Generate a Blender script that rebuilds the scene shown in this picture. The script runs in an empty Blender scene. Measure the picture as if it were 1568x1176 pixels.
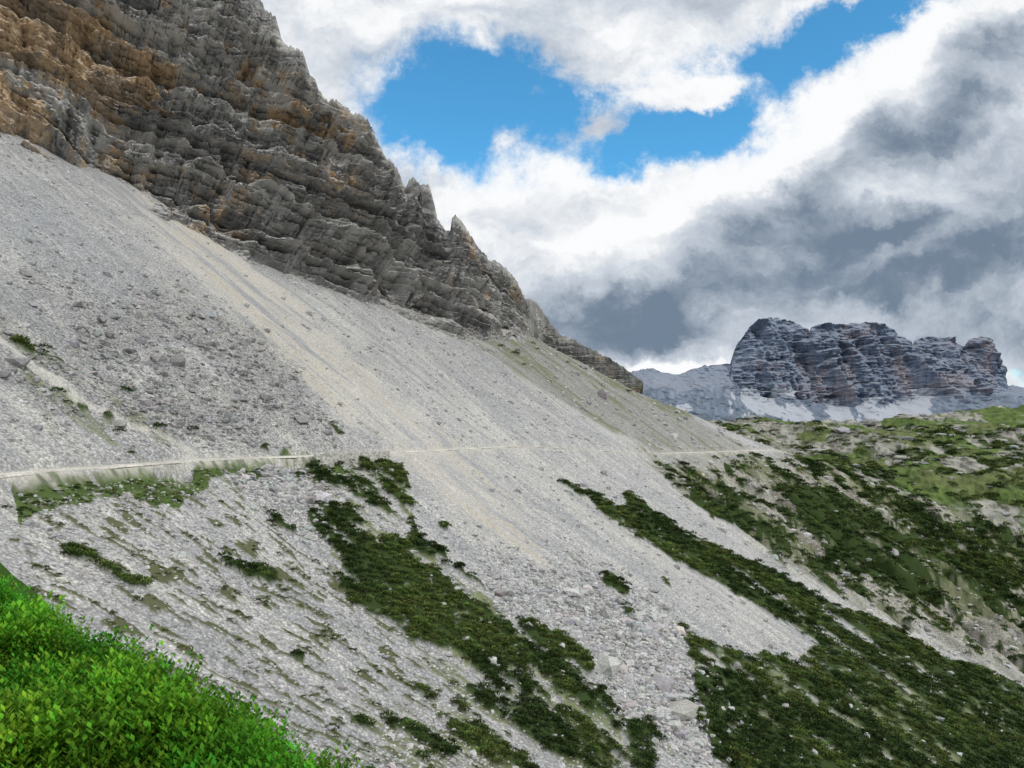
import bpy, math, numpy as np
from mathutils import Vector
rng=np.random.default_rng(7)
F=1184.0; CX=784.0; HY=640.0
# ------------------------------------------------------------------ noise
def _hash(ix,iy,seed):
    h=(ix.astype(np.int64)*374761393+iy.astype(np.int64)*668265263+seed*144269504)&0xffffffff
    h=((h^(h>>13))*1274126177)&0xffffffff
    h=h^(h>>16)
    return h/4294967295.0
def vn(x,y,seed=0):
    x=np.asarray(x,float);y=np.asarray(y,float)
    ix=np.floor(x);iy=np.floor(y);fx=x-ix;fy=y-iy
    ix=ix.astype(np.int64);iy=iy.astype(np.int64)
    fx=fx*fx*fx*(fx*(fx*6-15)+10);fy=fy*fy*fy*(fy*(fy*6-15)+10)
    a=_hash(ix,iy,seed);b=_hash(ix+1,iy,seed);c=_hash(ix,iy+1,seed);d=_hash(ix+1,iy+1,seed)
    return (a*(1-fx)+b*fx)*(1-fy)+(c*(1-fx)+d*fx)*fy
def fbm(x,y,o=4,seed=0,g=.5,rot=True):
    s=0;a=1;t=0
    x=np.asarray(x,float);y=np.asarray(y,float)
    for k in range(o):
        s=s+a*vn(x,y,seed+k*17);t+=a;a*=g
        if rot: x,y=(x*.8-y*.6)*2.03+3.1,(x*.6+y*.8)*2.03+7.7
        else: x,y=x*2.03+3.1,y*2.03+7.7
    return s/t
def ss(a,b,x):
    t=np.clip((x-a)/(b-a),0,1);return t*t*(3-2*t)
def lerp(a,b,t): return a+(b-a)*t
# ------------------------------------------------------------------ mesh utils
def make_mesh(name,V,Fc,col=None,smooth=False,mat=None,extra=None):
    V=np.asarray(V,np.float32);Fc=np.asarray(Fc,np.int32);k=Fc.shape[1]
    me=bpy.data.meshes.new(name)
    me.vertices.add(len(V));me.vertices.foreach_set('co',V.ravel())
    me.loops.add(Fc.size);me.loops.foreach_set('vertex_index',Fc.ravel())
    me.polygons.add(len(Fc));me.polygons.foreach_set('loop_start',np.arange(0,Fc.size,k,dtype=np.int32))
    me.polygons.foreach_set('use_smooth',np.full(len(Fc),smooth))
    if col is not None:
        at=me.color_attributes.new('Col','FLOAT_COLOR','POINT')
        c=np.ones((len(V),4),np.float32);c[:,:3]=col;at.data.foreach_set('color',c.ravel())
    for n,v in (extra or {}).items():
        at=me.attributes.new(n,'FLOAT','POINT');at.data.foreach_set('value',np.asarray(v,np.float32))
    me.update();me.validate()
    ob=bpy.data.objects.new(name,me);bpy.context.scene.collection.objects.link(ob)
    if mat: me.materials.append(mat)
    return ob
def grid_faces(nr,nc,wrap=False):
    i=np.arange(nr-1)[:,None];j=np.arange(nc if wrap else nc-1)[None,:];j2=(j+1)%nc
    a=i*nc+j;b=i*nc+j2;c=(i+1)*nc+j2;d=(i+1)*nc+j
    return np.stack([a+0*b,b,c,d],-1).reshape(-1,4)
# ------------------------------------------------------------------ terrain plan
T=np.array([(60,-150,-9,.5),(35,-60,-9,.5),(15,-15,-9,.5),(-25,20,-9,.55),(-58,48,-9,.62),(-76,80,-9,.68),(-79,120,-9,.68),
 (-72,175,-10,.68),(-39,240,-11,.67),(4.5,330,-12,.65),(82,450,-21,.65),(218,620,-25,.45),(292,652,-46,.06),(385,645,-80,.05),(500,610,-112,.04),(800,480,-180,.03)],float)
seg=np.r_[0,np.cumsum(np.hypot(*np.diff(T[:,:2],axis=0).T))]
S=np.arange(0,seg[-1],3.0)
TP=np.stack([np.interp(S,seg,T[:,k]) for k in range(4)],1)
ker=np.hanning(23);ker/=ker.sum()
TPp=np.pad(TP,((11,11),(0,0)),mode='edge')
TP=np.stack([np.convolve(TPp[:,k],ker,'valid') for k in range(4)],1)
TG=np.gradient(TP[:,:2],axis=0);TG/=np.linalg.norm(TG,axis=1)[:,None]
GX=np.arange(-700,1400,6.0);GY=np.arange(-400,1800,6.0)
gx,gy=np.meshgrid(GX,GY)
px=gx.ravel();py=gy.ravel()
near=np.zeros(len(px),int)
for c in range(0,len(px),20000):
    d2=(px[c:c+20000,None]-TP[None,:,0])**2+(py[c:c+20000,None]-TP[None,:,1])**2
    near[c:c+20000]=d2.argmin(1)
dx=px-TP[near,0];dy=py-TP[near,1]
along=dx*TG[near,0]+dy*TG[near,1]
dd=dx*TG[near,1]-dy*TG[near,0]
sg=S[near]+np.clip(along,-3,3)
z0=TP[near,2];up=TP[near,3]
down=np.interp(sg,[0,900,1050,1400],[.6,.6,.5,.45])
prof_dn=-down*np.maximum(dd,0)
zs=np.where(dd>0,z0+prof_dn,z0-up*dd)
zs=np.minimum(zs,230)
cy=np.interp(px,[-300,33,137,218,300,800],[560,595,610,625,700,1200])
cz=np.interp(px,[-400,-300,-100,33,137,190,230,300,800],[330,260,150,72,9,-16,-28,-45,-45])
zb=cz-.7*(py-cy)
zs=np.minimum(zs,zb)
zp=np.interp(py,[400,500,560,600,640,700,800,1000,1400,1600,1800],[-190,-150,-125,-102,-78,-60,-43,-19,-9,-20,-60])
zp=zp+26*np.exp(-((px-800)/190)**2-((py-1150)/110)**2)
zp=np.where(dd<0,zp,-999)
plat=ss(0,12,zp-zs)*(dd<0)
zs=np.maximum(zs,zp)
plat=np.maximum(plat,ss(900,930,sg)*(dd<-3)*(py>400))
Hg=zs.reshape(gx.shape)
def blur(A,sig):
    r=int(sig*3)+1;k=np.exp(-(np.arange(-r,r+1)/sig)**2/2);k/=k.sum()
    A=np.pad(A,r,mode='edge')
    A=np.apply_along_axis(lambda m:np.convolve(m,k,'valid'),0,A)
    return np.apply_along_axis(lambda m:np.convolve(m,k,'valid'),1,A)
Hg=blur(Hg,1.3)
Dg=dd.reshape(gx.shape);Sg=sg.reshape(gx.shape);Pg=blur(plat.reshape(gx.shape).astype(float),1.5)
def samp(A,x,y):
    u=np.clip((x-GX[0])/6,0,len(GX)-1.001);v=np.clip((y-GY[0])/6,0,len(GY)-1.001)
    i=u.astype(int);j=v.astype(int);fu=u-i;fv=v-j
    return (A[j,i]*(1-fu)+A[j,i+1]*fu)*(1-fv)+(A[j+1,i]*(1-fu)+A[j+1,i+1]*fu)*fv
def H0(x,y): return samp(Hg,x,y)
def hit(pxs,pys):
    "where the camera ray through an image pixel meets the hillside (plan position)"
    pxs=np.atleast_1d(np.asarray(pxs,float));pys=np.atleast_1d(np.asarray(pys,float))
    u=(pxs-CX)/F;v=(HY-pys)/F  # image pixels to slopes of the camera ray
    t=np.exp(np.linspace(np.log(45),np.log(1700),1500))
    z=H0(u[:,None]*t,0*u[:,None]+t)-v[:,None]*t
    k=np.argmax(z>0,axis=1);k=np.where((z>0).any(1),k,len(t)-1)
    tt=t[k];return u*tt,tt,v*tt
ZC=H0(TP[:,0],TP[:,1])
def poly(pts):
    p=np.array(pts,float);x,y,z=hit(p[:,0],p[:,1]);return np.stack([x,y],1)
def inside(P,x,y):
    r=np.zeros(x.shape,bool)
    bb=(x>P[:,0].min())&(x<P[:,0].max())&(y>P[:,1].min())&(y<P[:,1].max())
    xs=x[bb];ys=y[bb];c=np.zeros(xs.shape,bool);n=len(P)
    for i in range(n):
        x1,y1=P[i];x2,y2=P[(i+1)%n]
        if y1==y2: continue
        c^=((y1>ys)!=(y2>ys))&(xs<(x2-x1)*(ys-y1)/(y2-y1)+x1)
    r[bb]=c;return r
PL={
 'A':[(480,705),(600,702),(600,760),(650,830),(730,900),(800,960),(900,1040),(1000,1120),(1080,1190),(800,1190),(760,1080),(700,1000),(600,930),(520,900),(530,830),(480,760)],
 'A2':[(560,850),(620,870),(690,900),(740,960),(700,1010),(640,980),(520,900)],
 'A3':[(700,950),(800,980),(880,1060),(930,1130),(960,1190),(820,1190),(740,1090),(700,1010)],
 'B':[(865,738),(960,765),(1110,840),(1260,925),(1420,990),(1640,1085),(1700,1250),(1140,1200),(1060,1090),(1030,960),(1130,1005),(1240,985),(1160,925),(1050,870),(980,830)],
 'B2':[(1060,1000),(1200,1020),(1400,1000),(1700,1130),(1700,1300),(1150,1250),(1100,1120)],
 'C':[(1205,755),(1300,762),(1350,800),(1400,850),(1425,925),(1340,900),(1270,885),(1235,820)],
 'C2':[(1060,755),(1120,775),(1190,810),(1160,822),(1080,790)],
 'D':[(1380,775),(1480,800),(1650,830),(1650,1000),(1500,920),(1430,860)],
 'TR':[(0,737),(160,722),(310,712),(480,702),(600,702),(605,735),(480,727),(330,738),(250,756),(150,768),(60,778),(0,810)],
 'chute':[(150,255),(300,330),(420,430),(560,570),(640,650),(740,700),(870,880),(790,860),(690,780),(600,700),(560,660),(430,540),(280,400)],
 'chute2':[(400,410),(520,470),(700,600),(800,690),(900,760),(1240,960),(1250,985),(1100,930),(960,850),(840,740),(700,650),(560,530)],
 'rough':[(20,520),(150,440),(270,430),(380,490),(450,560),(560,660),(575,690),(300,690),(150,660),(0,600)],
 'ridge':[(715,525),(860,525),(1060,645),(1165,695),(1010,695),(880,625)],
 'gully':[(990,705),(1100,700),(1210,697),(1400,765),(1700,850),(1700,1090),(1400,960),(1260,900),(1100,790)],
 'bould':[(720,850),(850,860),(960,880),(1030,930),(1060,1050),(1150,1120),(1200,1190),(1030,1190),(960,1060),(860,990),(760,930)],
 'bould2':[(330,725),(480,718),(540,780),(540,850),(440,810)],
 'lowveg':[(700,940),(900,1060),(1010,1190),(600,1190),(560,1100),(640,1000)],
 'left':[(0,770),(200,745),(330,730),(420,800),(600,930),(720,1100),(800,1190),(380,1190),(0,900)],
 'blue':[(0,270),(60,290),(160,400),(190,470),(60,450),(0,470)],
 'leftveg':[(0,500),(120,560),(260,640),(420,690),(150,700),(60,640),(0,560)],
}
PW={k:poly(v) for k,v in PL.items()}
SOFT={'rough':13,'bould':7,'bould2':4,'ridge':7,'gully':8,'blue':14,'chute':8,'chute2':10,'leftveg':8,'left':4}
spots=[(385,870,4.5),(498,818,5),(930,885,5),(935,918,3),(160,875,2.2),(205,900,2.2),(1090,1075,6),(845,990,6),(880,1010,6),(1000,1130,5),(525,665,3),(60,545,3),(410,690,3),(545,905,5),(640,920,7),(700,1120,3),(460,1000,1.5),(1480,1120,6),(1290,700,5),
 (1105,1085,5),(1040,905,2),(760,1010,4),(770,985,3),(440,820,2),(350,860,2),(660,800,2),(980,1120,4),(900,1130,4),(1150,1060,4),(190,655,2.5),(140,632,2),(250,660,2)]
SPX,SPY,_=hit([a[0] for a in spots],[a[1] for a in spots]);SPR=np.array([a[2] for a in spots])
BR=poly([(-40,500),(0,528),(55,570),(90,592),(125,618),(175,640),(205,660),(262,676),(290,690),(300,704)])
def branch_dist(x,y):
    o=np.full(x.shape,999.)
    k=(x<0)&(y<330)&(y>100)
    xs,ys=x[k],y[k]
    xs=xs+(fbm(xs/6,ys/6,2,33)-.5)*3;b=np.full(xs.shape,999.)
    for i in range(len(BR)-1):
        a0=BR[i];v=BR[i+1]-a0;L2=(v**2).sum()
        t=np.clip(((xs-a0[0])*v[0]+(ys-a0[1])*v[1])/L2,0,1)
        b=np.minimum(b,np.hypot(xs-a0[0]-t*v[0],ys-a0[1]-t*v[1]))
    o[k]=b;return o
def classify(x,y):
    w=14*ss(60,350,np.hypot(x,y))+4
    wx=(fbm(x/w,y/w,4,11)-.5)*w*1.8;wy=(fbm(x/w,y/w,4,53)-.5)*w*1.8
    X=x+wx;Y=y+wy
    m={}
    for k,P in PW.items():
        if k in SOFT:
            q=0
            for i in range(7):
                a=i*2.4;rr_=SOFT[k]*math.sqrt((i+.3)/7)*2
                q=q+inside(P,X+rr_*math.cos(a),Y+rr_*math.sin(a))
            m[k]=ss(0,1,q/7.)
        else: m[k]=inside(P,X,Y).astype(float)
    s=samp(Sg,x,y);d=samp(Dg,x,y)
    m['gully']=np.maximum(m['gully'],ss(880,940,s)*(d>0)*ss(70,30,d))
    sw=s+(fbm(x/20,y/20,3,5)-.5)*6
    st=fbm(sw/6,d/30,4,21,rot=False)       # fall-line streaks
    st2=fbm(sw/2.2,d/9,3,31,rot=False)
    big=fbm(sw/16,d/60,3,41,rot=False)
    cl_=fbm(x/5.5,y/5.5,4,47,.6)              # clumps
    shrub=np.zeros(x.shape)
    A_=lambda a,b: np.maximum(a,b)
    shrub=A_(shrub,m['A']*ss(.48,.52,st*.35+cl_*.65))
    shrub=A_(shrub,m['A2']*ss(.39,.43,st*.4+cl_*.6))
    shrub=A_(shrub,m['A3']*ss(.46,.50,st*.4+cl_*.6))
    shrub=A_(shrub,m['B']*ss(.40,.44,st*.35+big*.25+cl_*.4))
    shrub=A_(shrub,m['B2']*ss(.39,.44,st*.3+cl_*.7))
    shrub=A_(shrub,m['C']*ss(.27,.33,st*.6+cl_*.4))
    shrub=A_(shrub,m['C2']*ss(.36,.42,st))
    shrub=A_(shrub,m['D']*ss(.39,.44,st*.5+cl_*.5))
    shrub=A_(shrub,ss(.3,.7,m['gully'])*ss(.52,.56,st*.3+big*.2+cl_*.5))
    shrub=A_(shrub,m['lowveg']*ss(.55,.60,st*.4+cl_*.6))
    for a,b,r in zip(SPX,SPY,SPR):
        q=np.hypot(X-a,Y-b)/r
        shrub=A_(shrub,(q<.75).astype(float))
    thin=np.zeros(x.shape)
    thin=A_(thin,m['A']*ss(.40,.52,st2*.5+cl_*.5))
    thin=A_(thin,m['lowveg']*ss(.42,.56,st2*.6+st*.4))
    thin=A_(thin,m['B']*ss(.32,.44,st))
    thin=A_(thin,m['B2']*ss(.26,.36,st))
    thin=A_(thin,m['TR']*ss(.2,.4,st2))
    thin=A_(thin,m['leftveg']*ss(.5,.62,st2)*.8)
    thin=A_(thin,m['gully']*ss(.42,.56,big)*.8)
    thin=A_(thin,m['ridge']*ss(.5,.7,st)*.7)
    tuft=m['left']*ss(.625,.655,fbm(sw/1.7,d/3.6,2,77,rot=False)+.10*(fbm(x/22,y/22,2,78)-.5))
    thin=A_(thin,tuft)
    m['tuft']=tuft
    return m,s,d,st,st2,big,shrub,thin
# knoll
KE=np.array([(-60,60),(-22,30),(-9.3,14.2),(-6.4,11.5),(-4,9.2),(-2.7,7.4),(-2.15,6.1),(-.2,3.6),(2.6,-1),(8,-12),(20,-40)],float)
ks=np.r_[0,np.cumsum(np.hypot(*np.diff(KE,axis=0).T))];kk=np.arange(0,ks[-1],.25)
KE=np.stack([np.interp(kk,ks,KE[:,0]),np.interp(kk,ks,KE[:,1])],1)
KT=np.gradient(KE,axis=0);KT/=np.linalg.norm(KT,axis=1)[:,None]
def knoll(x,y):
    x=np.atleast_1d(x);y=np.atleast_1d(y);e=np.full(x.shape,999.)
    m=np.hypot(x,y)<90
    xs=x[m];ys=y[m];out=np.zeros(len(xs))
    for c in range(0,len(xs),20000):
        a=(xs[c:c+20000,None]-KE[None,:,0]);b=(ys[c:c+20000,None]-KE[None,:,1])
        k=(a*a+b*b).argmin(1);i=np.arange(len(k))
        dist=np.sqrt((a*a+b*b)[i,k]);sg_=np.sign(-a[i,k]*KT[k,1]+b[i,k]*KT[k,0])
        out[c:c+20000]=dist*sg_      # + outside
    e[m]=out
    b0=-3.45-.62*ss(6,14,y)+.62*np.exp(-((y-9.8)/2.2)**2)
    zk=np.where(e<0,b0+.17*np.minimum(-e,6),b0-.95*e-.05*e*e)
    zk=zk-.25*np.exp(-(e/.8)**2)
    zk=zk+(fbm(x/1.1,y/1.1,3,91)-.5)*.75*(np.abs(e)<30)
    return zk,e
# ------------------------------------------------------------------ materials
def newmat(name):
    m=bpy.data.materials.new(name);m.use_nodes=True;nt=m.node_tree
    b=nt.nodes['Principled BSDF'];b.inputs['Roughness'].default_value=.9;b.inputs['Specular IOR Level'].default_value=.1
    return m,nt,b
def node(nt,t,**k):
    n=nt.nodes.new(t)
    for a,v in k.items(): setattr(n,a,v)
    return n
def mth(nt,op,a,b=None,c=None,clamp=False):
    n=nt.nodes.new('ShaderNodeMath');n.operation=op;n.use_clamp=clamp
    for i,v in enumerate((a,b,c)):
        if v is None: continue
        if isinstance(v,(int,float)): n.inputs[i].default_value=v
        else: nt.links.new(v,n.inputs[i])
    return n.outputs[0]
def mixc(nt,f,a,b,bt='MIX'):
    n=nt.nodes.new('ShaderNodeMix');n.data_type='RGBA';n.blend_type=bt
    for i,v in ((0,f),(6,a),(7,b)):
        if isinstance(v,(int,float)): n.inputs[i].default_value=v
        elif isinstance(v,tuple): n.inputs[i].default_value=(*v,1)
        else: nt.links.new(v,n.inputs[i])
    return n.outputs[2]
def ramp(nt,v,a,b,lo=0.,hi=1.):
    n=nt.nodes.new('ShaderNodeMapRange');n.interpolation_type='SMOOTHSTEP'
    nt.links.new(v,n.inputs[0]);n.inputs[1].default_value=a;n.inputs[2].default_value=b;n.inputs[3].default_value=lo;n.inputs[4].default_value=hi
    return n.outputs[0]
def noise(nt,vec,scale,detail=4,rough=.55,dist=0.):
    n=nt.nodes.new('ShaderNodeTexNoise');nt.links.new(vec,n.inputs['Vector'])
    n.inputs['Scale'].default_value=scale;n.inputs['Detail'].default_value=detail;n.inputs['Roughness'].default_value=rough;n.inputs['Distortion'].default_value=dist
    return n.outputs[0]
def vor(nt,vec,scale):
    n=nt.nodes.new('ShaderNodeTexVoronoi');nt.links.new(vec,n.inputs['Vector']);n.inputs['Scale'].default_value=scale
    return n
def bump(nt,h,strength,dist,bs):
    n=nt.nodes.new('ShaderNodeBump');nt.links.new(h,n.inputs['Height']);n.inputs['Strength'].default_value=strength;n.inputs['Distance'].default_value=dist
    nt.links.new(n.outputs[0],bs.inputs['Normal'])
def terrain_mat():
    m,nt,b=newmat('scree_ground');L=nt.links
    geo=node(nt,'ShaderNodeNewGeometry');P=geo.outputs['Position']
    col=node(nt,'ShaderNodeAttribute',attribute_name='Col').outputs['Color']
    st=node(nt,'ShaderNodeAttribute',attribute_name='stony').outputs['Fac']
    v2=vor(nt,P,2.1)
    s=node(nt,'ShaderNodeSeparateColor');L.new(v2.outputs['Color'],s.inputs[0])
    c=mth(nt,'MULTIPLY_ADD',s.outputs[0],.8,.61)
    e2=ramp(nt,v2.outputs['Distance'],.25,.8,1.1,.6)
    n=noise(nt,P,.8,6,.75)
    k=mth(nt,'MULTIPLY',mth(nt,'MULTIPLY',c,e2),mth(nt,'MULTIPLY_ADD',n,1.6,.25))
    k2=mth(nt,'ADD',1.0,mth(nt,'MULTIPLY',mth(nt,'SUBTRACT',k,.95),st))
    out=node(nt,'ShaderNodeVectorMath',operation='SCALE');L.new(col,out.inputs[0]);L.new(k2,out.inputs['Scale'])
    L.new(out.outputs[0],b.inputs['Base Color'])
    h=mth(nt,'ADD',mth(nt,'MULTIPLY',v2.outputs['Distance'],-.35),mth(nt,'MULTIPLY',n,.9))
    bump(nt,mth(nt,'MULTIPLY',h,st),.8,.7,b)
    return m
# ------------------------------------------------------------------ terrain mesh
az=np.radians(np.r_[np.linspace(-180,-44,36)[:-1],np.linspace(-44,44,1000),np.linspace(44,180,36)[1:-1]])
r=np.r_[np.exp(np.linspace(np.log(.6),np.log(60),150))[:-1],np.exp(np.linspace(np.log(60),np.log(900),700))[:-1],np.exp(np.linspace(np.log(900),np.log(1900),180))[:-1],np.exp(np.linspace(np.log(1900),np.log(40000),40))]
RR,AA=np.meshgrid(r,az,indexing='ij')
x=(RR*np.sin(AA)).ravel();y=(RR*np.cos(AA)).ravel();rr=RR.ravel()
z=H0(x,y)
m,s,d,st,st2,big,shrub,thin=classify(x,y)
P=samp(Pg,x,y)
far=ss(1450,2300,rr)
rough=np.clip(.2+m['rough']*1.0+m['bould']*.9+m['bould2']*.8+m['gully']*.9+m['ridge']*.6+.4*m['leftveg'],0,1.4)
det=(fbm(x/9,y/9,5,61)-.5)*2.2*rough+(fbm(x/2.2,y/2.2,3,62)-.5)*.7*rough
det+=(fbm(x/6,y/6,4,64)-.5)*1.3*(d>0)
det+=(st-.5)*1.8*(.5+.5*rough)+(st2-.5)*.35
det+=(fbm(x/45,y/45,3,63)-.5)*6*(d<-10)*ss(10,60,-d)
gl=fbm((s+(fbm(x/30,y/30,3,8)-.5)*30)/26,d/120,4,71,rot=False)
gf=ss(940,880,s)*.8+.2
det+=m['gully']*(np.abs(gl-.5)*-60+4)*ss(0,40,d)*gf
det+=(m['gully']*(1-gf)+.5*P*ss(760,650,y))*(fbm(x/20,y/20,5,72)-.5)*17
det+=m['rough']*(fbm(x/28,y/28,3,66)-.5)*9
det+=m['tuft']*.3+shrub*.8*ss(80,140,rr)
t_=fbm(x/120,y/120,6,81)*50+fbm(x/22,y/44,4,83)*13
q=t_/3.8;tq=(np.floor(q)+ss(.6,.95,q-np.floor(q)))*3.8
det=lerp(det,(tq-30)+(fbm(x/7,y/7,3,85)-.5)*2.,P*ss(600,700,y))
z=z+det*(1-far)*ss(40,70,rr)
sc=np.interp(s,S,ZC)
tw=ss(3.6,1.3,np.abs(d))*(s<seg[11]+10)*(s>150)
z=lerp(z,sc,tw)
zk,e=knoll(x,y)
kn=zk>z
z=np.where(kn,zk,z)
z=lerp(z,-160,far)
# colours
g=np.array
base=np.ones((len(x),3))*g([.465,.46,.445])
def over(c,w):
    global base
    base=base*(1-w[:,None])+g(c)*w[:,None]
stl=fbm(s/1.7+(fbm(x/15,y/15,3,6)-.5)*3,d/45,4,121,rot=False)
over([.56,.545,.50],ss(.45,.62,big)*.6)
over([.36,.365,.37],ss(.5,.36,st)*.5)
over([.59,.575,.53],ss(.54,.66,stl)*.5)
over([.34,.345,.35],ss(.46,.34,stl)*.4)
mott=fbm(x/7,y/7,5,133)
over([.33,.335,.34],ss(.5,.38,mott)*.4)
over([.37,.385,.40],m['blue']*.7)
base*=(1-.12*ss(5,60,-d))[:,None]
rgh=ss(.35,.6,fbm(x/14,y/14,4,131)+.1)
over([.28,.275,.26],m['rough']*.5*rgh)
edge_s=ss(.36,.5,st*.5+stl*.5)
over([.56,.53,.465],m['chute']*edge_s*.65)
over([.55,.53,.475],m['chute2']*edge_s*.45)
over([.46,.39,.29],(m['chute'])*ss(.56,.64,stl)*.4)
over([.235,.23,.19],m['ridge']*.75*(.6+.4*ss(.4,.6,st)))
over([.38,.355,.28],m['gully']*.7)
over([.17,.16,.13],m['gully']*ss(.5,.38,st*gf+mott*(1-gf))*.7)
over([.48,.48,.47],np.maximum(m['bould'],m['bould2'])*.7)
fine=fbm(x/1.3,y/1.3,3,99)
gcol=g([.14,.165,.06]);
thinc=np.clip(thin,0,1)
base=base*(1-thinc[:,None]*.85)+(gcol*(.5+1.*fine[:,None]))*thinc[:,None]*.85
over([.095,.10,.05],m['tuft']*.75)
trg=m['TR']*ss(.36,.46,st2*.5+fbm(x/3,y/3,4,141)*.5)
base=base*(1-.9*trg[:,None])+(g([.075,.12,.03])*(.35+1.3*fbm(x/1.6,y/1.6,4,143))[:,None])*.9*trg[:,None]
over([.042,.066,.020],shrub)
fade=np.interp(s,[500,560,620,700,780],[1,.6,.45,.7,1.])
tl_=ss(3.4,1.5,np.abs(d-.5))*(s<seg[11]+5)*(s>150)*(.35+.65*ss(.35,.6,fine))*fade
over([.56,.535,.465],tl_*.9)
br_=ss(2.3,1.0,branch_dist(x,y))*(.5+.5*ss(.3,.55,fine))
over([.56,.54,.48],br_*.8)
pl=P*(1-far)
rock=g([.36,.35,.30])*(.35+1.3*fbm(x/8,y/14,5,101))[:,None]
gr=g([.12,.175,.05])*(.4+1.2*fbm(x/4,y/4,4,109))[:,None]
gm=ss(.46,.52,fbm(x/32,y/46,6,103)+.22*ss(950,760,y)*ss(600,620,y)*ss(640,350,x)-.03*ss(950,1050,y)+.01)
lc=rock*(1-gm[:,None])+gr*gm[:,None]
dry=ss(.45,.6,fbm(x/60,y/50,4,107))*gm
lc=lc*(1-.4*dry[:,None])+g([.20,.19,.10])*.4*dry[:,None]
fq=q-np.floor(q);edge=np.exp(-((fq-.78)/.12)**2)*(1-.4*gm)
lc=lc*(1-.6*edge[:,None])
bush=ss(.57,.60,fbm(x/12,y/12,4,113)+.05*ss(760,660,y))*ss(1200,800,y)
lc=lc*(1-bush[:,None])+g([.055,.082,.028])*bush[:,None]
base=base*(1-pl[:,None])+lc*pl[:,None]
over([.14,.19,.22],far)  # far ground: aerial haze put into the colour as blue
over([.04,.10,.01],kn.astype(float))
stony=np.clip(1-.7*thinc-shrub-far,0.1,1)*(1-kn)*(1-.45*m['chute']-.3*m['chute2'])
stony=stony*(1-.2*pl)*.78
stony=np.clip(stony+.38*np.clip(m['rough']*rgh+m['bould']+m['bould2']+.5*m['gully'],0,1)*(1-shrub),0,1)*(1-.6*tl_)*(1-.6*br_)
V=np.stack([x,y,z],1)
nr,nc=RR.shape
fc=grid_faces(nr,nc,True)[:,::-1]
TM=terrain_mat()
make_mesh('mountain_terrain',V,fc,base,True,TM,{'stony':stony})
Zg=z.reshape(nr,nc);lr=np.log(r)
def HT(x,y):
    rr=np.hypot(x,y);a=np.arctan2(x,y)
    fi=np.interp(np.log(rr),lr,np.arange(nr));fj=np.interp(a,az,np.arange(nc))
    i=np.clip(fi.astype(int),0,nr-2);j=np.clip(fj.astype(int),0,nc-2);u=fi-i;v=fj-j
    return (Zg[i,j]*(1-u)+Zg[i+1,j]*u)*(1-v)+(Zg[i,j+1]*(1-u)+Zg[i+1,j+1]*u)*v
# ------------------------------------------------------------------ cliffs
def rock_mat(name,c1,c2,och,light,och_amt,strata,sc,bumpd,dip=.18,led0=.45,led1=.75):
    m,nt,b=newmat(name);L=nt.links
    geo=node(nt,'ShaderNodeNewGeometry');P=geo.outputs['Position']
    sx=node(nt,'ShaderNodeSeparateXYZ');L.new(P,sx.inputs[0])
    zz=mth(nt,'ADD',sx.outputs[2],mth(nt,'MULTIPLY',sx.outputs[0],dip))
    cb=node(nt,'ShaderNodeCombineXYZ');L.new(mth(nt,'MULTIPLY',sx.outputs[0],.1),cb.inputs[0]);L.new(mth(nt,'MULTIPLY',sx.outputs[1],.1),cb.inputs[1]);L.new(zz,cb.inputs[2])
    cv=node(nt,'ShaderNodeCombineXYZ');L.new(sx.outputs[0],cv.inputs[0]);L.new(sx.outputs[1],cv.inputs[1]);L.new(mth(nt,'MULTIPLY',sx.outputs[2],.25),cv.inputs[2])
    n1=noise(nt,cb.outputs[0],strata,6,.7);n2=noise(nt,cv.outputs[0],.11*sc,6,.7);n3=noise(nt,P,.35*sc,5,.75);n4=noise(nt,P,.022*sc,6,.65,.5)
    col=mixc(nt,ramp(nt,n1,.38,.62),c1,c2)
    at=node(nt,'ShaderNodeAttribute',attribute_name='Col')
    tal=node(nt,'ShaderNodeAttribute',attribute_name='tal').outputs['Fac']
    oa=node(nt,'ShaderNodeAttribute',attribute_name='och').outputs['Fac']
    q=mth(nt,'ADD',mth(nt,'ADD',mth(nt,'MULTIPLY',n4,.5),mth(nt,'MULTIPLY',n2,.5)),mth(nt,'MULTIPLY',oa,.10))
    col=mixc(nt,mth(nt,'MULTIPLY',ramp(nt,q,.53,.61),och_amt),col,och)
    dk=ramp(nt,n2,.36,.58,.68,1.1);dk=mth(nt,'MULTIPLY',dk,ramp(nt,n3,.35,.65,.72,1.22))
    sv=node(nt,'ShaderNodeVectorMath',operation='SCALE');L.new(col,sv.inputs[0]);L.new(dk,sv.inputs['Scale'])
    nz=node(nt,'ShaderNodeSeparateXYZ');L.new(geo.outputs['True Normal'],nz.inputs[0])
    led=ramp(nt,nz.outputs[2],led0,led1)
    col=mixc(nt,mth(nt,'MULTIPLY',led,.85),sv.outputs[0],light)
    col=mixc(nt,tal,col,at.outputs['Color'])
    L.new(col,b.inputs['Base Color'])
    h=mth(nt,'ADD',n1,mth(nt,'ADD',mth(nt,'MULTIPLY',n3,.8),n2))
    bump(nt,h,.8,bumpd,b)
    return m
cr=np.array([(-350,-650),(0,-430),(200,-250),(330,-90),(400,0),(404,12),(422,25),(430,55),(440,68),(452,72),(465,85),(475,110),(482,122),(490,141),(497,150),(515,155),(530,168),(545,172),(562,185),(578,210),(588,238),(600,248),(610,262),(622,290),(626,276),(632,271),(645,278),(657,285),(665,310),(668,330),(678,345),(689,356),(692,338),(697,328),(706,338),(713,350),(725,370),(738,386),(750,395),(765,405),(775,412),(792,430),(800,447),(805,458),(822,460),(828,472),(835,485),(845,498),(856,509),(880,522),(905,536),(925,545),(950,560),(990,588)],float)
ns=1400
cxs=np.r_[np.linspace(-350,250,220)[:-1],np.linspace(250,985,ns-219)]
cys=np.interp(cxs,cr[:,0],cr[:,1])
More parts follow.
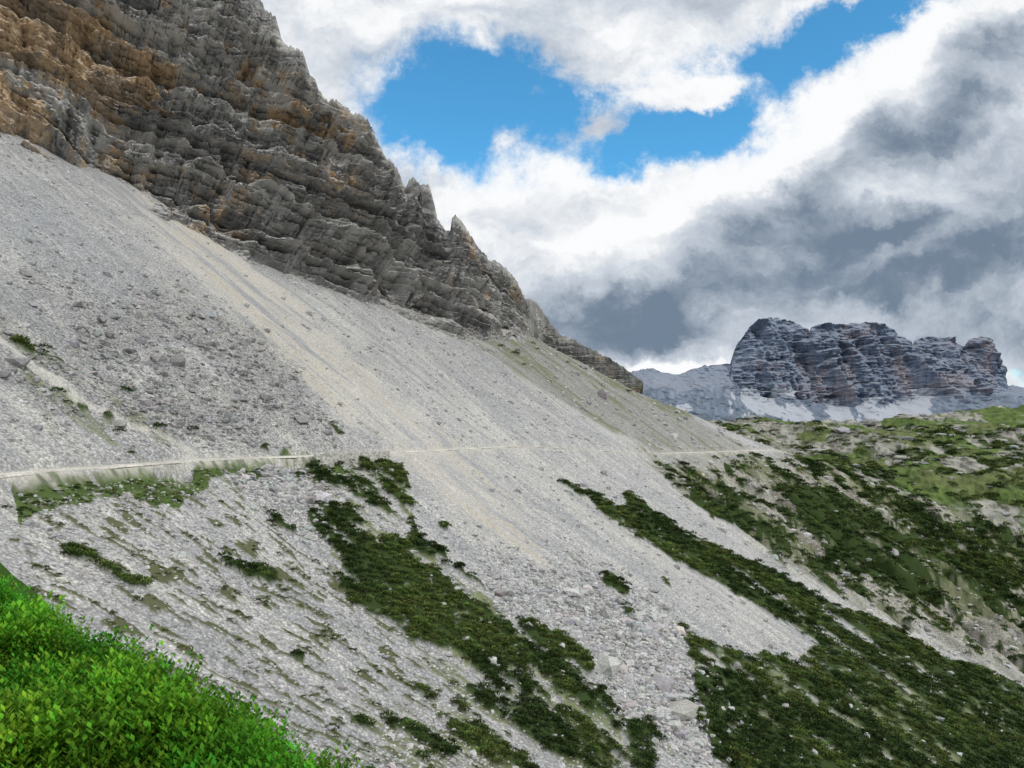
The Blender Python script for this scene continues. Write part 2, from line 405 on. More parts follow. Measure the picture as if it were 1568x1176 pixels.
jag=np.interp(cxs,[700,860,985],[1,.6,.5])
cys=cys+((fbm(cxs/10,cxs*0,2,5)-.5)*10+(fbm(cxs/2.5,cxs*0,2,6)-.5)*8)*jag
bxs=np.interp(cxs,[-350,0,200,400,465,490,545,590,625,655,697,750,805,856,985],[-400,-60,130,300,360,400,470,530,590,640,690,742,800,857,985])
bys=np.interp(bxs,[-400,0,40,160,250,400,450,520,600,650,720,800,857,880,920,985],[60,240,248,280,334,414,430,462,475,497,522,522,518,529,550,593])
bys=bys+(fbm(bxs/22,bxs*0,3,15)-.5)*np.interp(bxs,[700,800],[18,5])
hx,hy,hz=hit(bxs,bys)
kr=np.hanning(31);kr/=kr.sum()
sm=lambda a:np.convolve(np.pad(a,15,mode='edge'),kr,'valid')
hx,hy=sm(hx),sm(hy);hz=HT(hx,hy)
dD=np.interp(cxs,[-350,200,400,600,700,800,856,985],[210,190,145,90,60,32,12,4])
cD=sm(hy)+dD
crx=(cxs-CX)/F*cD;crz=(HY-cys)/F*cD
ntt=600
t=np.linspace(0,1,ntt)[:,None]
bz=hz-8
zc=lerp(bz,np.maximum(crz,bz+3),t)
al=np.r_[0,np.cumsum(np.hypot(np.diff(hx),np.diff(hy)))][None,:]
dipk=np.interp(al[0],[0,al[0,-1]*.55,al[0,-1]],[.24,.18,.0])[None,:]
dipint=np.r_[0,np.cumsum(np.diff(al[0])*.5*(dipk[0,1:]+dipk[0,:-1]))][None,:]
zbd=zc+dipint+(fbm(al/60,zc/60,3,199)-.5)*5
prof=t**.9
hor=np.clip((zc-hz)/14,0,1)*np.clip((1-t)*7,0,1)
hscale=np.clip((crz-hz)/110,.22,1)
rec=np.clip(dD/np.maximum(crz-bz,8),.2,1.3)[None,:]
def terr(step,seed,wob,brk_=0.):
    zz=zbd/step+fbm(zbd/(step*2.3),al/300,2,seed,rot=False)*1.5+(fbm(al/18,zbd/30,3,seed+3)-.5)*wob
    f=zz-np.floor(zz);n=np.floor(zz)
    w_=.3+1.4*_hash(n,n*0,seed+9)
    w_=w_*ss(.30,.55,fbm(al/(step*2.8),zc/(step*1.5),3,seed+5)) if brk_ else w_
    return (f-.5-ss(.76,1.,f))*step*rec*w_*1.3
led=terr(26,241,.5)*1.0+terr(12,211,.6,1)*1.2+terr(5.,223,.7,1)*1.4+terr(2.3,233,.7,1)*1.3
colm=fbm((al+zc*.22+(fbm(al/40,zc/40,3,204)-.5)*25)/50,zc/190,3,205,rot=False)-.5
colm=-(np.abs(colm)**.85)*42+7
c2=fbm((al+zc*.1+(fbm(al/15,zc/15,2,206)-.5)*8)/12,zc/70,4,207,rot=False)-.5
colm2=-(np.abs(c2)**.8)*13+3
c3=fbm(al/3.5,zc/18,3,208,rot=False)
blk=vn(np.floor(al/4.5+fbm(al/9,zc/9,2,61)*2)*1.7,np.floor(zbd/6)*1.3,99)
brk=(np.floor(c3*8)/8-.5)*6+(blk-.5)*3.5
fin=(fbm(al/1.8,zbd/1.5,3,209)-.5)*2.8
disp=(led+colm+colm2+brk)*hor*hscale+fin*np.clip((1-t)*10,.2,1)*np.clip(hscale*1.4,0,1)
nx,ny=.53,-.85
X=lerp(hx,crx,prof)+nx*disp;Y=lerp(hy,cD,prof)+ny*disp;Z=zc+0*disp
rows=[np.stack([X,Y,Z],-1)]
for k in range(1,9):
    rows.append(np.stack([crx+.5*k,cD+k*k*1.6,zc[-1]-k*k*2.2-(fbm(cxs/6,cxs*0+k,3,k)-.5)*3],-1)[None])
V=np.concatenate(rows,0);nrw=V.shape[0]
tal=np.zeros((nrw,ns));och=np.zeros((nrw,ns))
w=fbm(al/15,zc/30,4,301);wl=fbm(al/6,zbd/6,4,305)
hh=(zc-hz)
tl=ss(24,2,hh+(w-.5)*60)*.6
zone=np.exp(-((bxs[None]-590)/85)**2)
tl=np.maximum(tl,zone*ss(52,20,hh+(w-.5)*80)*.95*ss(.3,.45,wl+.1))
lb=fbm(zbd/24,al/200,3,311,rot=False)
tl=np.maximum(tl,ss(.50,.57,lb)*.8*ss(.36,.52,wl))
dkb=ss(.47,.40,lb)*.45*ss(.4,.6,w)
tal[:ntt]=np.clip(np.maximum(tl,dkb),0,1)
och[:ntt]=np.exp(-((bxs[None]-0)/110)**2)*1.4+.8*ss(.42,.58,fbm(zbd/50,al/150,3,315,rot=False))*ss(620,420,bxs)[None]
tc=np.ones((nrw,ns,3))*g([.43,.42,.395]);
tc[:ntt]*=(.5+.95*wl)[...,None]*np.where(dkb>tl,.42,1.)[...,None]
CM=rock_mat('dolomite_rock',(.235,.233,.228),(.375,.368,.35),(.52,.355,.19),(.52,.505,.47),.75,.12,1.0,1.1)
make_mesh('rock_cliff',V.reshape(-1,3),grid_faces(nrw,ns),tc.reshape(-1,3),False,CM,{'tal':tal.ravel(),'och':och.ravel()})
# distant massif, aerial haze painted into its colours as a blue tint
cr=np.array([(880,620),(940,585),(970,568),(1000,564),(1012,570),(1040,573),(1060,566),(1080,560),(1122,556),(1124,540),(1130,525),(1140,510),(1150,498),(1157,490),(1175,487),(1195,486),(1215,490),(1228,497),(1238,508),(1243,500),(1258,497),(1290,497),(1310,494),(1330,492),(1352,496),(1372,505),(1390,515),(1400,526),(1408,519),(1425,515),(1465,516),(1470,524),(1477,533),(1483,520),(1500,516),(1515,519),(1527,530),(1532,550),(1538,562),(1543,590),(1568,592),(1650,598),(1760,610)],float)
n2=900;cxs=np.linspace(880,1760,n2);cys=np.interp(cxs,cr[:,0],cr[:,1])+(fbm(cxs/5,cxs*0,3,5)-.5)*4
t=np.linspace(0,1,300)[:,None]
ym=np.interp(cxs,[880,1000,1060,1120,1180,1240,1290,1340,1380,1440,1480,1540,1760],[630,592,600,592,606,612,622,612,618,604,600,606,612])
yb=668+0*cxs
tm=.33
Dm=lerp(3000,3500,np.clip(t/tm,0,1))+np.clip((t-tm)/(1-tm),0,1)*300
yy=np.where(t<tm,lerp(yb,ym,np.clip(t/tm,0,1)),lerp(ym,cys,np.clip((t-tm)/(1-tm),0,1)))
Z=(HY-yy)/F*Dm;X=(cxs-CX)/F*Dm
hor=np.clip((t-tm*.6)*8,0,1)*np.clip((1-t)*8,.0,1)
hg=np.clip((ym-cys)/100,.1,1)
zd=Z/48+(fbm(X/160,Z/200,4,421)-.5)*2.0;f=zd-np.floor(zd)
tr=(f-.5-ss(.75,1,f))*48*1.0*(.2+1.4*_hash(np.floor(zd),np.floor(zd)*0,77))*ss(.3,.55,fbm(X/90,Z/90,3,431))
zd=Z/17+(fbm(X/100,Z/90,4,422)-.5)*2.4;f=zd-np.floor(zd)
tr=tr+(f-.5-ss(.7,1,f))*17*.8
dsp=(tr*.8-np.abs(fbm((X+Z*.25)/210,Z/700,4,403,rot=False)-.5)*400+45+(-np.abs(fbm(X/55,Z/220,4,404,rot=False)-.5)*120)+(fbm(X/30,Z/30,3,405)-.5)*40)*hor*hg
dsp+= (fbm(X/120,Z/60,5,407)-.5)*160*(1-hor)+(fbm(X/25,Z/15,3,408)-.5)*30
Y=Dm-dsp
V=np.stack([X,Y,Z],-1)
back=np.stack([X[-1],Y[-1]+300,Z[-1]-250],-1)[None]
V=np.concatenate([V,back],0)
wq=(fbm(cxs/9,t*14,5,409)-.5)
low=ss(.06,-.02,(t-tm)+wq*.40)
snow=np.zeros_like(low)
for (a,b,c,dq) in ((1165,.25,38,.09),(1215,.20,22,.10),(1375,.19,60,.13),(1290,.24,18,.12),(1205,.37,22,.04),(1425,.30,18,.10),(1045,.2,14,.03),(1340,.33,10,.07)):
    snow=np.maximum(snow,ss(1.05,.95,np.hypot((cxs[None]-a)/c,(t-b)/dq)+wq*2.2))
tcol=np.ones(low.shape+(3,))*g([.155,.195,.25])*(.4+1.2*fbm(cxs/5,t*40,5,411))[...,None]  # apron tone with the blue of aerial haze mixed in
vg=ss(.5,.6,fbm(cxs/14,t*20,4,415))*ss(.25,.1,t)
tcol=tcol*(1-vg[...,None]*.4)+g([.11,.145,.13])*vg[...,None]*.4
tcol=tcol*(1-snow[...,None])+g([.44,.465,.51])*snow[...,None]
tal=np.maximum(low*.8,snow)
tcol=np.concatenate([tcol,tcol[-1:]],0);tal=np.concatenate([tal,tal[-1:]],0)
DM=rock_mat('distant_rock_hazed',(.155,.20,.28),(.21,.25,.32),(.34,.27,.26),(.27,.305,.365),.75,.03,.13,6,dip=0.)  # rock tones carry painted aerial haze, hence the blue
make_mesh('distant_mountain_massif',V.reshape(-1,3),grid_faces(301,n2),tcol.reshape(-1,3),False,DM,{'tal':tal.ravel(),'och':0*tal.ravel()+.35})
# ------------------------------------------------------------------ instancing by merging
def ico(sub=0):
    import bmesh
    bm=bmesh.new();bmesh.ops.create_icosphere(bm,subdivisions=sub+1,radius=1)
    v=np.array([q.co[:] for q in bm.verts]);f=np.array([[q.index for q in p.verts] for p in bm.faces]);bm.free();return v,f
def merge(name,temps,P,rz,scl,col,mat,tilt=None,smooth=False,jit=0.):
    VV=[];FF=[];CC=[];o=0
    which=rng.integers(0,len(temps),len(P))
    for k,tp in enumerate(temps):
        v,f=tp[0],tp[1];idx=np.where(which==k)[0]
        if len(idx)==0: continue
        c,s_=np.cos(rz[idx])[:,None],np.sin(rz[idx])[:,None]
        sx=scl[idx] if scl.ndim==2 else np.repeat(scl[idx,None],3,1)
        a=v[None]*sx[:,None,:]
        xx=a[...,0]*c-a[...,1]*s_;yy=a[...,0]*s_+a[...,1]*c;zz=a[...,2]
        q=np.stack([xx,yy,zz],-1)+P[idx][:,None,:]
        VV.append(q.reshape(-1,3));FF.append((f[None]+(np.arange(len(idx))*len(v))[:,None,None]).reshape(-1,f.shape[1])+o)
        vc=tp[2] if len(tp)>2 else np.ones((len(v),3))
        CC.append((col[idx][:,None,:]*vc[None]).reshape(-1,3));o+=len(idx)*len(v)
    return make_mesh(name,np.vstack(VV),np.vstack(FF),np.vstack(CC),smooth,mat)
def simple(name,rough=.9,bmp=None,trans=0.):
    m,nt,b=newmat(name);at=node(nt,'ShaderNodeAttribute',attribute_name='Col')
    b.inputs['Roughness'].default_value=rough
    P=node(nt,'ShaderNodeNewGeometry').outputs['Position']
    n=noise(nt,P,bmp or 3.,2,.65)
    sv=node(nt,'ShaderNodeVectorMath',operation='SCALE');nt.links.new(at.outputs['Color'],sv.inputs[0]);nt.links.new(ramp(nt,n,.25,.75,.7,1.3),sv.inputs['Scale'])
    nt.links.new(sv.outputs[0],b.inputs['Base Color'])
    if trans:
        tr=node(nt,'ShaderNodeBsdfTranslucent');nt.links.new(sv.outputs[0],tr.inputs[0])
        mx=node(nt,'ShaderNodeMixShader');mx.inputs[0].default_value=trans
        nt.links.new(b.outputs[0],mx.inputs[1]);nt.links.new(tr.outputs[0],mx.inputs[2])
        nt.links.new(mx.outputs[0],nt.nodes['Material Output'].inputs[0])
    return m
rocks=[]
for k in range(8):
    v,f=ico(0);v=v*(.7+.6*rng.random((len(v),1)));v=v+rng.normal(0,.1,v.shape);v[:,2]*=.75;rocks.append((v,f))
bigr=[]
for k in range(10):
    v,f=ico(1)
    for _ in range(9):
        nrm_=rng.normal(0,1,3);nrm_/=np.linalg.norm(nrm_);h_=rng.uniform(.45,.8)
        dd_=v@nrm_;v=v-np.maximum(dd_-h_,0)[:,None]*nrm_[None]
    v=v*np.array([1.2,.95,.8])*1.15;bigr.append((v,f))
def wedge(n,r0,r1,a0=-40,a1=40):
    rr=np.exp(rng.uniform(np.log(r0),np.log(r1),n));a=np.radians(rng.uniform(a0,a1,n))
    return rr*np.sin(a),rr*np.cos(a)
RM=simple('rock_stone',.95,2.)
x,y=wedge(300000,55,650)
x_,y_=wedge(14000,620,1350,12,36);x=np.r_[x,x_];y=np.r_[y,y_]
m,s,d,st,st2,big,shrub,thin=classify(x,y);zk,e=knoll(x,y)
cl=ss(.42,.66,fbm(x/12,y/12,3,501))
pp=samp(Pg,x,y)
pr=.05+.04*(st2>.55)+.5*m['rough']*(.08+.92*cl)+.9*m['bould']*(.4+.6*cl)+.7*m['bould2']+.2*m['gully']+.14*m['left']*(.2+cl)+.2*m['lowveg']+.12*m['A']+.05*m['B2']
pr=pr*(1-pp)+pp*.14*cl
pr=pr*(1-.85*m['chute'])*(1-shrub*.93)*(np.abs(d)>3.4)*((d>-420)|(pp>.5))*(branch_dist(x,y)>2)
zz=HT(x,y);ok=(rng.random(len(x))<pr)&(zk<zz-.5)
x,y,zz,pp=x[ok],y[ok],zz[ok],pp[ok];D=np.hypot(x,y);n=len(x)
bo=np.maximum(m['bould'],m['bould2'])[ok];ro=m['rough'][ok]
size=D*.0010*np.exp(rng.normal(0,.6,n))*(1+.8*bo+.5*ro+.2*pp)+.08
P3=np.stack([x,y,zz+size*.15],1)
sc3=size[:,None]*rng.uniform(.7,1.35,(n,3))*np.stack([1+.6*pp,1+.6*pp,1-.2*pp],1)
cc=g([.49,.485,.47])*rng.uniform(.62,1.2,(n,1))*(1-.28*ro[:,None]-.3*pp[:,None])*(1+rng.normal(0,.03,(n,3)))
merge('scree_rocks',rocks,P3,rng.uniform(0,6.3,n),sc3,cc,RM)
def rp(lst):
    a=np.array(lst,float);bx,by,_=hit(a[:,0],a[:,1]);return bx,by,a[:,2]
bl=[(1127,1022,12),(1298,1086,9),(1000,905,11),(840,900,7),(1100,1060,7),(380,570,9),(350,545,8),(245,490,8),(225,575,8),(300,615,8),(1085,1020,8),(1060,1100,8),(1180,990,6),(1245,1160,8),(1350,1140,5),(1050,960,8),(770,905,7),(460,745,8),(500,765,9),(430,765,8),(1200,1085,6),(930,1000,7),(735,955,7),(700,910,6),(300,475,6),(520,620,6),(330,590,7),(410,640,6),(880,610,4),(1455,1035,6),(1150,905,6),(1000,1020,8),(1040,1080,8),(960,1100,7)]
bx,by,bs=rp(bl)
x2,y2=wedge(9000,80,520);m2,_,_,_,_,_,sh2,_=classify(x2,y2)
k2=rng.random(len(x2))<(.24*m2['bould']+.14*m2['bould2']+.13*m2['rough']+.02*m2['lowveg']+.004*m2['B']+.03*m2['gully'])
x2,y2=x2[k2],y2[k2];D2=np.hypot(x2,y2)
X_=np.r_[bx,x2];Y_=np.r_[by,y2];Sz=np.r_[bs*np.hypot(bx,by)/F*.8,D2*.0032*np.exp(rng.normal(0,.35,len(x2)))]
n=len(X_)
cc=g([.46,.452,.435])*rng.uniform(.7,1.15,(n,1))
rg=(X_<0)&(Y_>200);cc[rg]*=.72
merge('boulders',bigr,np.stack([X_,Y_,HT(X_,Y_)+Sz*.1],1),rng.uniform(0,6.3,n),Sz[:,None]*rng.uniform(.7,1.3,(n,3)),cc,RM)
# ------------------------------------------------------------------ dwarf pines
def pine_temp(nl=76):
    V=[];Fc=[];C=[]
    for k in range(nl):
        a=rng.uniform(0,2*np.pi);q=rng.random()**.6;rad=q*1.0
        hgt=.62*math.sqrt(max(0,1-q*q))*rng.uniform(.5,1.1)
        c=np.array([rad*math.cos(a),rad*math.sin(a),hgt])
        dr=np.array([math.cos(a)*q*.9,math.sin(a)*q*.9,.55])+rng.normal(0,.25,3);dr/=np.linalg.norm(dr)
        sd=np.cross(dr,rng.normal(0,1,3));sd/=np.linalg.norm(sd)
        Ln=rng.uniform(.22,.4);w=rng.uniform(.07,.14)
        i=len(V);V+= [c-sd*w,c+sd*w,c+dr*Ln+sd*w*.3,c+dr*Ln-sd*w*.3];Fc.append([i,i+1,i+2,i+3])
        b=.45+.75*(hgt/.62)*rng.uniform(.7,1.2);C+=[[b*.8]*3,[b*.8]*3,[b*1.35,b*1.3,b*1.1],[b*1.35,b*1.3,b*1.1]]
    return np.array(V),np.array(Fc),np.array(C)
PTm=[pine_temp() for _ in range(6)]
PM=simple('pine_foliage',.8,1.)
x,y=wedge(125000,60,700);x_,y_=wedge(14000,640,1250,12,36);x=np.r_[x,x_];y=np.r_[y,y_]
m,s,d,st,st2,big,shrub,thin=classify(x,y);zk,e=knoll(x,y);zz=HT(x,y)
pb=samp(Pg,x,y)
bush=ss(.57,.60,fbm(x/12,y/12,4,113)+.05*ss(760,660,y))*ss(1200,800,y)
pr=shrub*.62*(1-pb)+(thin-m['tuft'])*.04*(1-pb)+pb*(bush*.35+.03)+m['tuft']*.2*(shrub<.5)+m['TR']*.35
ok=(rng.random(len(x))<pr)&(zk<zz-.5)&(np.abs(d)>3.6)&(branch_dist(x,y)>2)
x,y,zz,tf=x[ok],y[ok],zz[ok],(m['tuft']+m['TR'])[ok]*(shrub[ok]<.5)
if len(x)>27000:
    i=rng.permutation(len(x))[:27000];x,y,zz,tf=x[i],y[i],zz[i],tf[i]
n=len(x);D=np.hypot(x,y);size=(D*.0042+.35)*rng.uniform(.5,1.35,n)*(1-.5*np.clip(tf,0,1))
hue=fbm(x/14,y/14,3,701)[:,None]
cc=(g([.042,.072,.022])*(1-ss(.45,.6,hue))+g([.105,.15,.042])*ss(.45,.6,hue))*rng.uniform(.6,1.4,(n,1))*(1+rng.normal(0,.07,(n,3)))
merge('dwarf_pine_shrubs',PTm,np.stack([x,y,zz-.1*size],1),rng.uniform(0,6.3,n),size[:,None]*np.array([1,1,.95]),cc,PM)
# ------------------------------------------------------------------ foreground knoll plants
def shoot_temp():
    V=[];Fc=[];C=[]
    for st_ in range(11):
        a=rng.uniform(0,6.28);tl=rng.uniform(.1,.8);ax=np.array([math.cos(a)*tl,math.sin(a)*tl,1.]);ax/=np.linalg.norm(ax)
        b0=np.array([rng.normal(0,.06),rng.normal(0,.06),0]);Ls=rng.uniform(.12,.34)
        for l in range(11):
            f=.2+.8*l/10;p=b0+ax*Ls*f;a2=l*2.4+rng.uniform(-.3,.3)
            o=np.array([math.cos(a2),math.sin(a2),.3+.8*f]);o/=np.linalg.norm(o)
            sd=np.cross(o,[0,0,1]);sd/=np.linalg.norm(sd)+1e-6
            Ln=.046*rng.uniform(.7,1.25);w=.0115
            i=len(V);V+=[p,p+o*Ln*.55+sd*w,p+o*Ln,p+o*Ln*.55-sd*w];Fc.append([i,i+1,i+2,i+3])
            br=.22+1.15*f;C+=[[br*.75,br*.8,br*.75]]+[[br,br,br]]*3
    return np.array(V),np.array(Fc),np.array(C)
def grass_temp(nb=30,hh=.38):
    V=[];Fc=[];C=[]
    for k in range(nb):
        a=rng.uniform(0,6.28);L_=hh*rng.uniform(.5,1.15);ln=rng.uniform(.1,.9);dr=np.array([math.cos(a),math.sin(a),0])
        sd=np.array([-math.sin(a),math.cos(a),0]);b0=np.array([rng.normal(0,.07),rng.normal(0,.07),0]);w=.007
        pp=[]
        for q in (0,.35,.7,1.):
            pp.append(b0+dr*ln*L_*q*q+np.array([0,0,1])*L_*(q-.25*ln*q*q))
        i=len(V)
        for q,p in enumerate(pp):
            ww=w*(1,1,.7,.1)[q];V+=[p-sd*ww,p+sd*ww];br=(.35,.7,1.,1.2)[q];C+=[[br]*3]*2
        for q in range(3): Fc.append([i+2*q,i+2*q+1,i+2*q+3,i+2*q+2])
    return np.array(V),np.array(Fc),np.array(C)
ST=[shoot_temp() for _ in range(6)];GT=[grass_temp() for _ in range(5)]
GM=simple('meadow_leaf',.6,.9,.3)
def kpts(n):
    x=rng.uniform(-17,1.8,n);y=rng.uniform(3,21,n);zk,e=knoll(x,y)
    ok=(e<4.5)&(np.abs(x/y)<.85)&(y>3.6)&(zk/y>-.62);return x[ok],y[ok],zk[ok],e[ok]
x,y,zz,e=kpts(40000)
cl=fbm(x/1.1,y/1.1,3,91);ok=rng.random(len(x))<np.clip(.3+1.2*(cl-.3),0.12,1)
x,y,zz,cl=x[ok][:9500],y[ok][:9500],zz[ok][:9500],cl[ok][:9500];n=len(x)
fc_=ss(.25,.75,fbm(x/.5,y/.5,2,95));bt=ss(.3,.7,cl)
hu=fbm(x/2.,y/2.,2,97)
cc=g([.070,.235,.014])*(.15+1.3*np.clip(.5*bt+.5*fc_,0,1))[:,None]*rng.uniform(.6,1.35,(n,1));cc=cc*np.stack([rng.uniform(.6,1.4,n)*(.5+1.0*hu),np.ones(n),np.ones(n)],1)
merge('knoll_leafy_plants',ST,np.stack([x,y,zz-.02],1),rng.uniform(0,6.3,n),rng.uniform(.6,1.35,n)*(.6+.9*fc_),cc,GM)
x,y,zz,e=kpts(26000)
ok=rng.random(len(x))<np.clip(.10+.9*ss(8.0,6,y),0,1)*.38;x,y,zz=x[ok],y[ok],zz[ok];n=len(x)
cc=g([.10,.29,.025])*rng.uniform(.6,1.35,(n,1))*np.stack([rng.uniform(.8,1.5,n),np.ones(n),np.ones(n)],1)
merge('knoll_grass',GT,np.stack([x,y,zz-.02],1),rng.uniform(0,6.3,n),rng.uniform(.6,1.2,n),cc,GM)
# ------------------------------------------------------------------ path + wall
i0=int(220/3);i1=int((seg[11]+5)/3)
ii=np.arange(i0,i1)
nrm=np.stack([TG[:,1],-TG[:,0]],1)
rows=[]
for o,dz in ((-1.1,.12),(-.5,.06),(.1,.06),(.8,.04),(1.4,-.05),(1.9,-.28)):
    q=TP[ii,:2]+nrm[ii]*(o+(fbm(S[ii]/5,S[ii]*0,2,9)[:,None]-.5)*.8)
    rows.append(np.column_stack([q,ZC[ii]+.08+dz+(fbm(S[ii]/3,S[ii]*0+o,2,19)-.5)*.16]))
V=np.stack(rows,1)
pv=(.75+.5*fbm(S[ii]/4,S[ii]*0,3,29))[:,None]
tanc=np.interp(S[ii],[500,560,640,720],[1,0,0,1])[:,None]
rowc=(g([.60,.57,.50])*tanc+g([.54,.50,.42])*(1-tanc))*pv
pc=np.repeat(rowc[:,None,:],6,1).reshape(-1,3)*(.85+.3*rng.random((V.shape[0]*6,1)))
make_mesh('hiking_trail',V.reshape(-1,3),grid_faces(len(ii),6)[:,::-1],pc,True,simple('gravel_path',.95,1.5))
x0,y0,_=hit([468,586],[695,696]);k0=np.argmin(np.hypot(TP[:,0]-x0[0],TP[:,1]-y0[0]));k1=np.argmin(np.hypot(TP[:,0]-x0[1],TP[:,1]-y0[1]))
cube=np.array([(a,b,c) for a in(-1,1) for b in(-1,1) for c in(-1,1)],float)*.5
cf=np.array([(0,1,3,2),(4,6,7,5),(0,4,5,1),(2,3,7,6),(0,2,6,4),(1,5,7,3)])
ct=[(cube*(1+rng.uniform(-.12,.12,cube.shape)),cf) for _ in range(6)]
ps=[];rz=[];sz=[]
for row in range(8):
    s_=S[k0]+rng.uniform(0,.5)
    while s_<S[k1]:
        w=rng.uniform(.5,1.2);k=min(int(s_/3),len(TP)-2);f=s_/3-k
        c=TP[k,:2]*(1-f)+TP[k+1,:2]*f;zc_=ZC[k]*(1-f)+ZC[k+1]*f;q=c+nrm[k]*(3.3+(7-row)*.12)
        ps.append((q[0],q[1],zc_+.35-(7-row)*.45));rz.append(math.atan2(TG[k,1],TG[k,0]));sz.append((w*1.02,.8,.5));s_+=w
n=len(ps)
merge('stone_retaining_wall',ct,np.array(ps),np.array(rz),np.array(sz),g([.55,.53,.48])*rng.uniform(.65,1.15,(n,1)),RM)
# ------------------------------------------------------------------ world
sun_dir=Vector((.62,-.50,.95)).normalized()
w=bpy.data.worlds.new('World');bpy.context.scene.world=w;w.use_nodes=True;nt=w.node_tree;nt.nodes.clear();L=nt.links
try: w.cycles.sampling_method='NONE'
except Exception as ex: print(ex)
sky=node(nt,'ShaderNodeTexSky',sky_type='NISHITA');sky.sun_disc=False
sky.sun_elevation=math.asin(sun_dir.z);sky.sun_rotation=math.atan2(sun_dir.x,sun_dir.y);sky.altitude=1500;sky.air_density=1.0;sky.dust_density=.5;sky.ozone_density=1.
tc=node(nt,'ShaderNodeTexCoord');sp=node(nt,'ShaderNodeSeparateXYZ');L.new(tc.outputs['Generated'],sp.inputs[0])
yy=mth(nt,'MAXIMUM',mth(nt,'ABSOLUTE',sp.outputs[1]),.25)
A=mth(nt,'DIVIDE',sp.outputs[0],yy);B=mth(nt,'DIVIDE',sp.outputs[2],yy)
cv=node(nt,'ShaderNodeCombineXYZ');L.new(A,cv.inputs[0]);L.new(B,cv.inputs[1]);UV=cv.outputs[0]
wn=node(nt,'ShaderNodeTexNoise');L.new(UV,wn.inputs['Vector']);wn.inputs['Scale'].default_value=5;wn.inputs['Detail'].default_value=6;wn.inputs['Roughness'].default_value=.62
v1=node(nt,'ShaderNodeVectorMath',operation='SUBTRACT');L.new(wn.outputs['Color'],v1.inputs[0]);v1.inputs[1].default_value=(.5,.5,.5)
v2=node(nt,'ShaderNodeVectorMath',operation='SCALE');L.new(v1.outputs[0],v2.inputs[0]);v2.inputs['Scale'].default_value=.2
v3=node(nt,'ShaderNodeVectorMath',operation='ADD');L.new(UV,v3.inputs[0]);L.new(v2.outputs[0],v3.inputs[1])
s3=node(nt,'ShaderNodeSeparateXYZ');L.new(v3.outputs[0],s3.inputs[0]);WA,WB=s3.outputs[0],s3.outputs[1]
def blob(px_,py_,rx,ry,rot=0,amp=1.):
    a0=(px_-CX)/F;b0=(HY-py_)/F;c=math.cos(math.radians(rot));s_=math.sin(math.radians(rot))
    da=mth(nt,'SUBTRACT',WA,a0);db=mth(nt,'SUBTRACT',WB,b0)
    u=mth(nt,'ADD',mth(nt,'MULTIPLY',da,c*F/rx),mth(nt,'MULTIPLY',db,s_*F/rx))
    v=mth(nt,'ADD',mth(nt,'MULTIPLY',da,-s_*F/ry),mth(nt,'MULTIPLY',db,c*F/ry))
    q=mth(nt,'ADD',mth(nt,'MULTIPLY',u,u),mth(nt,'MULTIPLY',v,v))
    return mth(nt,'MULTIPLY',mth(nt,'EXPONENT',mth(nt,'MULTIPLY',q,-1.)),amp)
def tot(l):
    o=l[0]
    for q in l[1:]: o=mth(nt,'ADD',o,q)
    return o
blue=tot([blob(660,170,90,100,0,1.05),blob(790,145,125,58,0,1.05),blob(930,200,150,58,0,1.0),blob(1090,175,130,46,22,.95),blob(1240,55,165,48,22,1.15),blob(1370,0,90,30,20,.9),blob(1556,568,40,20,0,.4)])
wisp=tot([blob(905,190,55,22,12,1.0),blob(1080,130,95,26,15,1.1),blob(810,145,26,18,0,.6),blob(1000,205,50,14,0,.4)])
fn=noise(nt,UV,6.,9,.68,.2)
fn2=noise(nt,UV,16.,7,.65,.3)
amp_=mth(nt,'MINIMUM',mth(nt,'MULTIPLY_ADD',blue,2.2,.25),1.)
nn=mth(nt,'ADD',mth(nt,'MULTIPLY',mth(nt,'SUBTRACT',fn,.5),2.5),mth(nt,'MULTIPLY',mth(nt,'SUBTRACT',fn2,.5),1.1))
blueF=mth(nt,'ADD',mth(nt,'SUBTRACT',blue,wisp),mth(nt,'MULTIPLY',nn,amp_))
cov=ramp(nt,blueF,.10,.88,1.,0.)
rv=node(nt,'ShaderNodeMapping');L.new(v3.outputs[0],rv.inputs[0]);rv.inputs['Rotation'].default_value=(0,0,math.radians(-20));rv.inputs['Scale'].default_value=(1.,2.4,1.)
sn=noise(nt,rv.outputs[0],3.8,7,.58,.2)
dark=tot([blob(1500,140,240,75,35,.6),blob(1230,300,260,40,22,.35),blob(1250,425,420,70,10,.8),blob(960,480,180,50,10,.65),blob(1500,370,230,110,10,.6),blob(1530,500,160,40,0,.5),blob(520,50,160,60,-30,.15)])
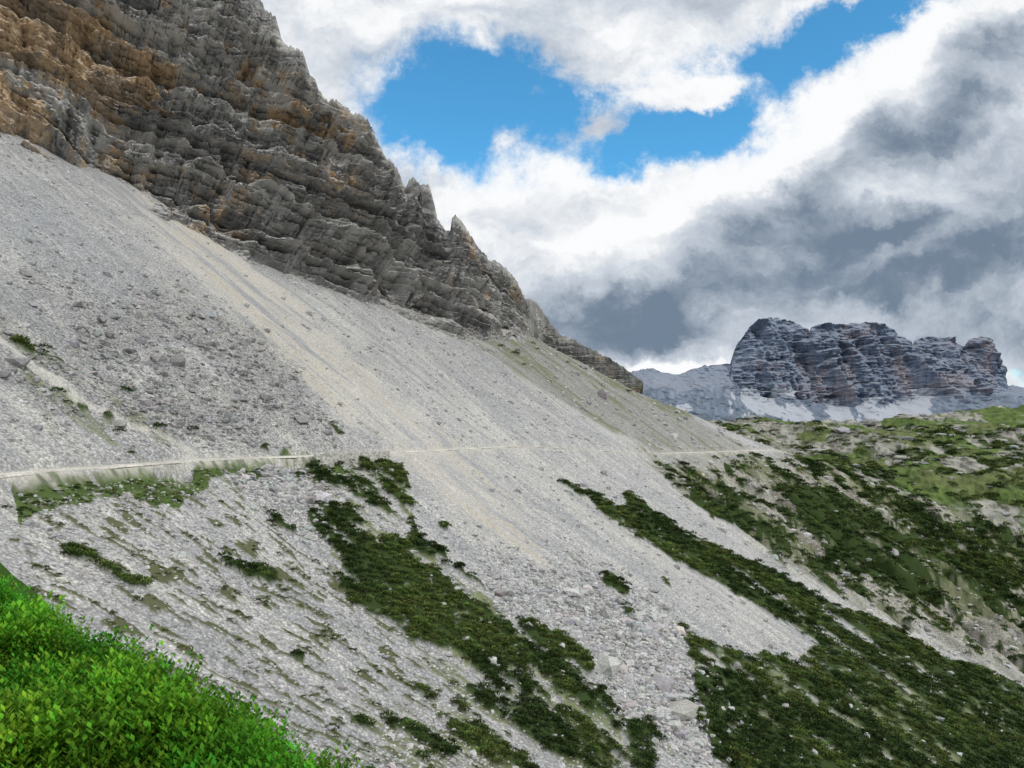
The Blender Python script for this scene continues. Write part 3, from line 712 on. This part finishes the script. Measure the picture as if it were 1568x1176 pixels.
wht=tot([blob(1230,190,230,40,27,.6),blob(860,260,160,50,0,.6),blob(1440,40,160,45,30,.6),blob(1010,330,160,30,20,.4),blob(1010,555,130,16,0,.8),blob(1400,385,150,18,18,.5),blob(1500,230,120,18,25,.35),blob(600,60,180,60,-20,.25)])
dk=mth(nt,'ADD',mth(nt,'SUBTRACT',dark,wht),mth(nt,'MULTIPLY',mth(nt,'SUBTRACT',sn,.46),2.9))
dk=mth(nt,'ADD',dk,mth(nt,'MULTIPLY',mth(nt,'SUBTRACT',fn,.5),1.2))
dk=mth(nt,'ADD',dk,mth(nt,'MULTIPLY',mth(nt,'SUBTRACT',fn2,.5),.35))
cc1=mixc(nt,ramp(nt,dk,-.35,.45),(.97,.98,.99),(.58,.635,.71))
cc2=mixc(nt,ramp(nt,dk,.2,1.25),cc1,(.17,.23,.31))
bgc=node(nt,'ShaderNodeBackground');L.new(cc2,bgc.inputs[0]);bgc.inputs[1].default_value=1.0
sk=mixc(nt,1.,sky.outputs[0],(.52,1.28,1.45),'MULTIPLY')
bgs=node(nt,'ShaderNodeBackground');L.new(sk,bgs.inputs[0]);bgs.inputs[1].default_value=.14
mx=node(nt,'ShaderNodeMixShader');L.new(cov,mx.inputs[0]);L.new(bgs.outputs[0],mx.inputs[1]);L.new(bgc.outputs[0],mx.inputs[2])
ow=node(nt,'ShaderNodeOutputWorld');L.new(mx.outputs[0],ow.inputs[0])
# sun
sl=bpy.data.lights.new('sun','SUN');sl.energy=1.6;sl.angle=math.radians(9);sl.color=(1,.96,.9)
so=bpy.data.objects.new('sun',sl);bpy.context.scene.collection.objects.link(so);so.rotation_euler=sun_dir.to_track_quat('Z','Y').to_euler()
# camera
cd=bpy.data.cameras.new('camera');cd.sensor_width=36;cd.lens=36*F/1568;cd.shift_y=52/1568;cd.clip_start=.1;cd.clip_end=60000
co=bpy.data.objects.new('camera',cd);bpy.context.scene.collection.objects.link(co);co.location=(0,0,0);co.rotation_euler=(math.pi/2,0,0)
sc_=bpy.context.scene;sc_.camera=co
sc_.view_settings.view_transform='Standard';sc_.view_settings.look='None';sc_.view_settings.exposure=0
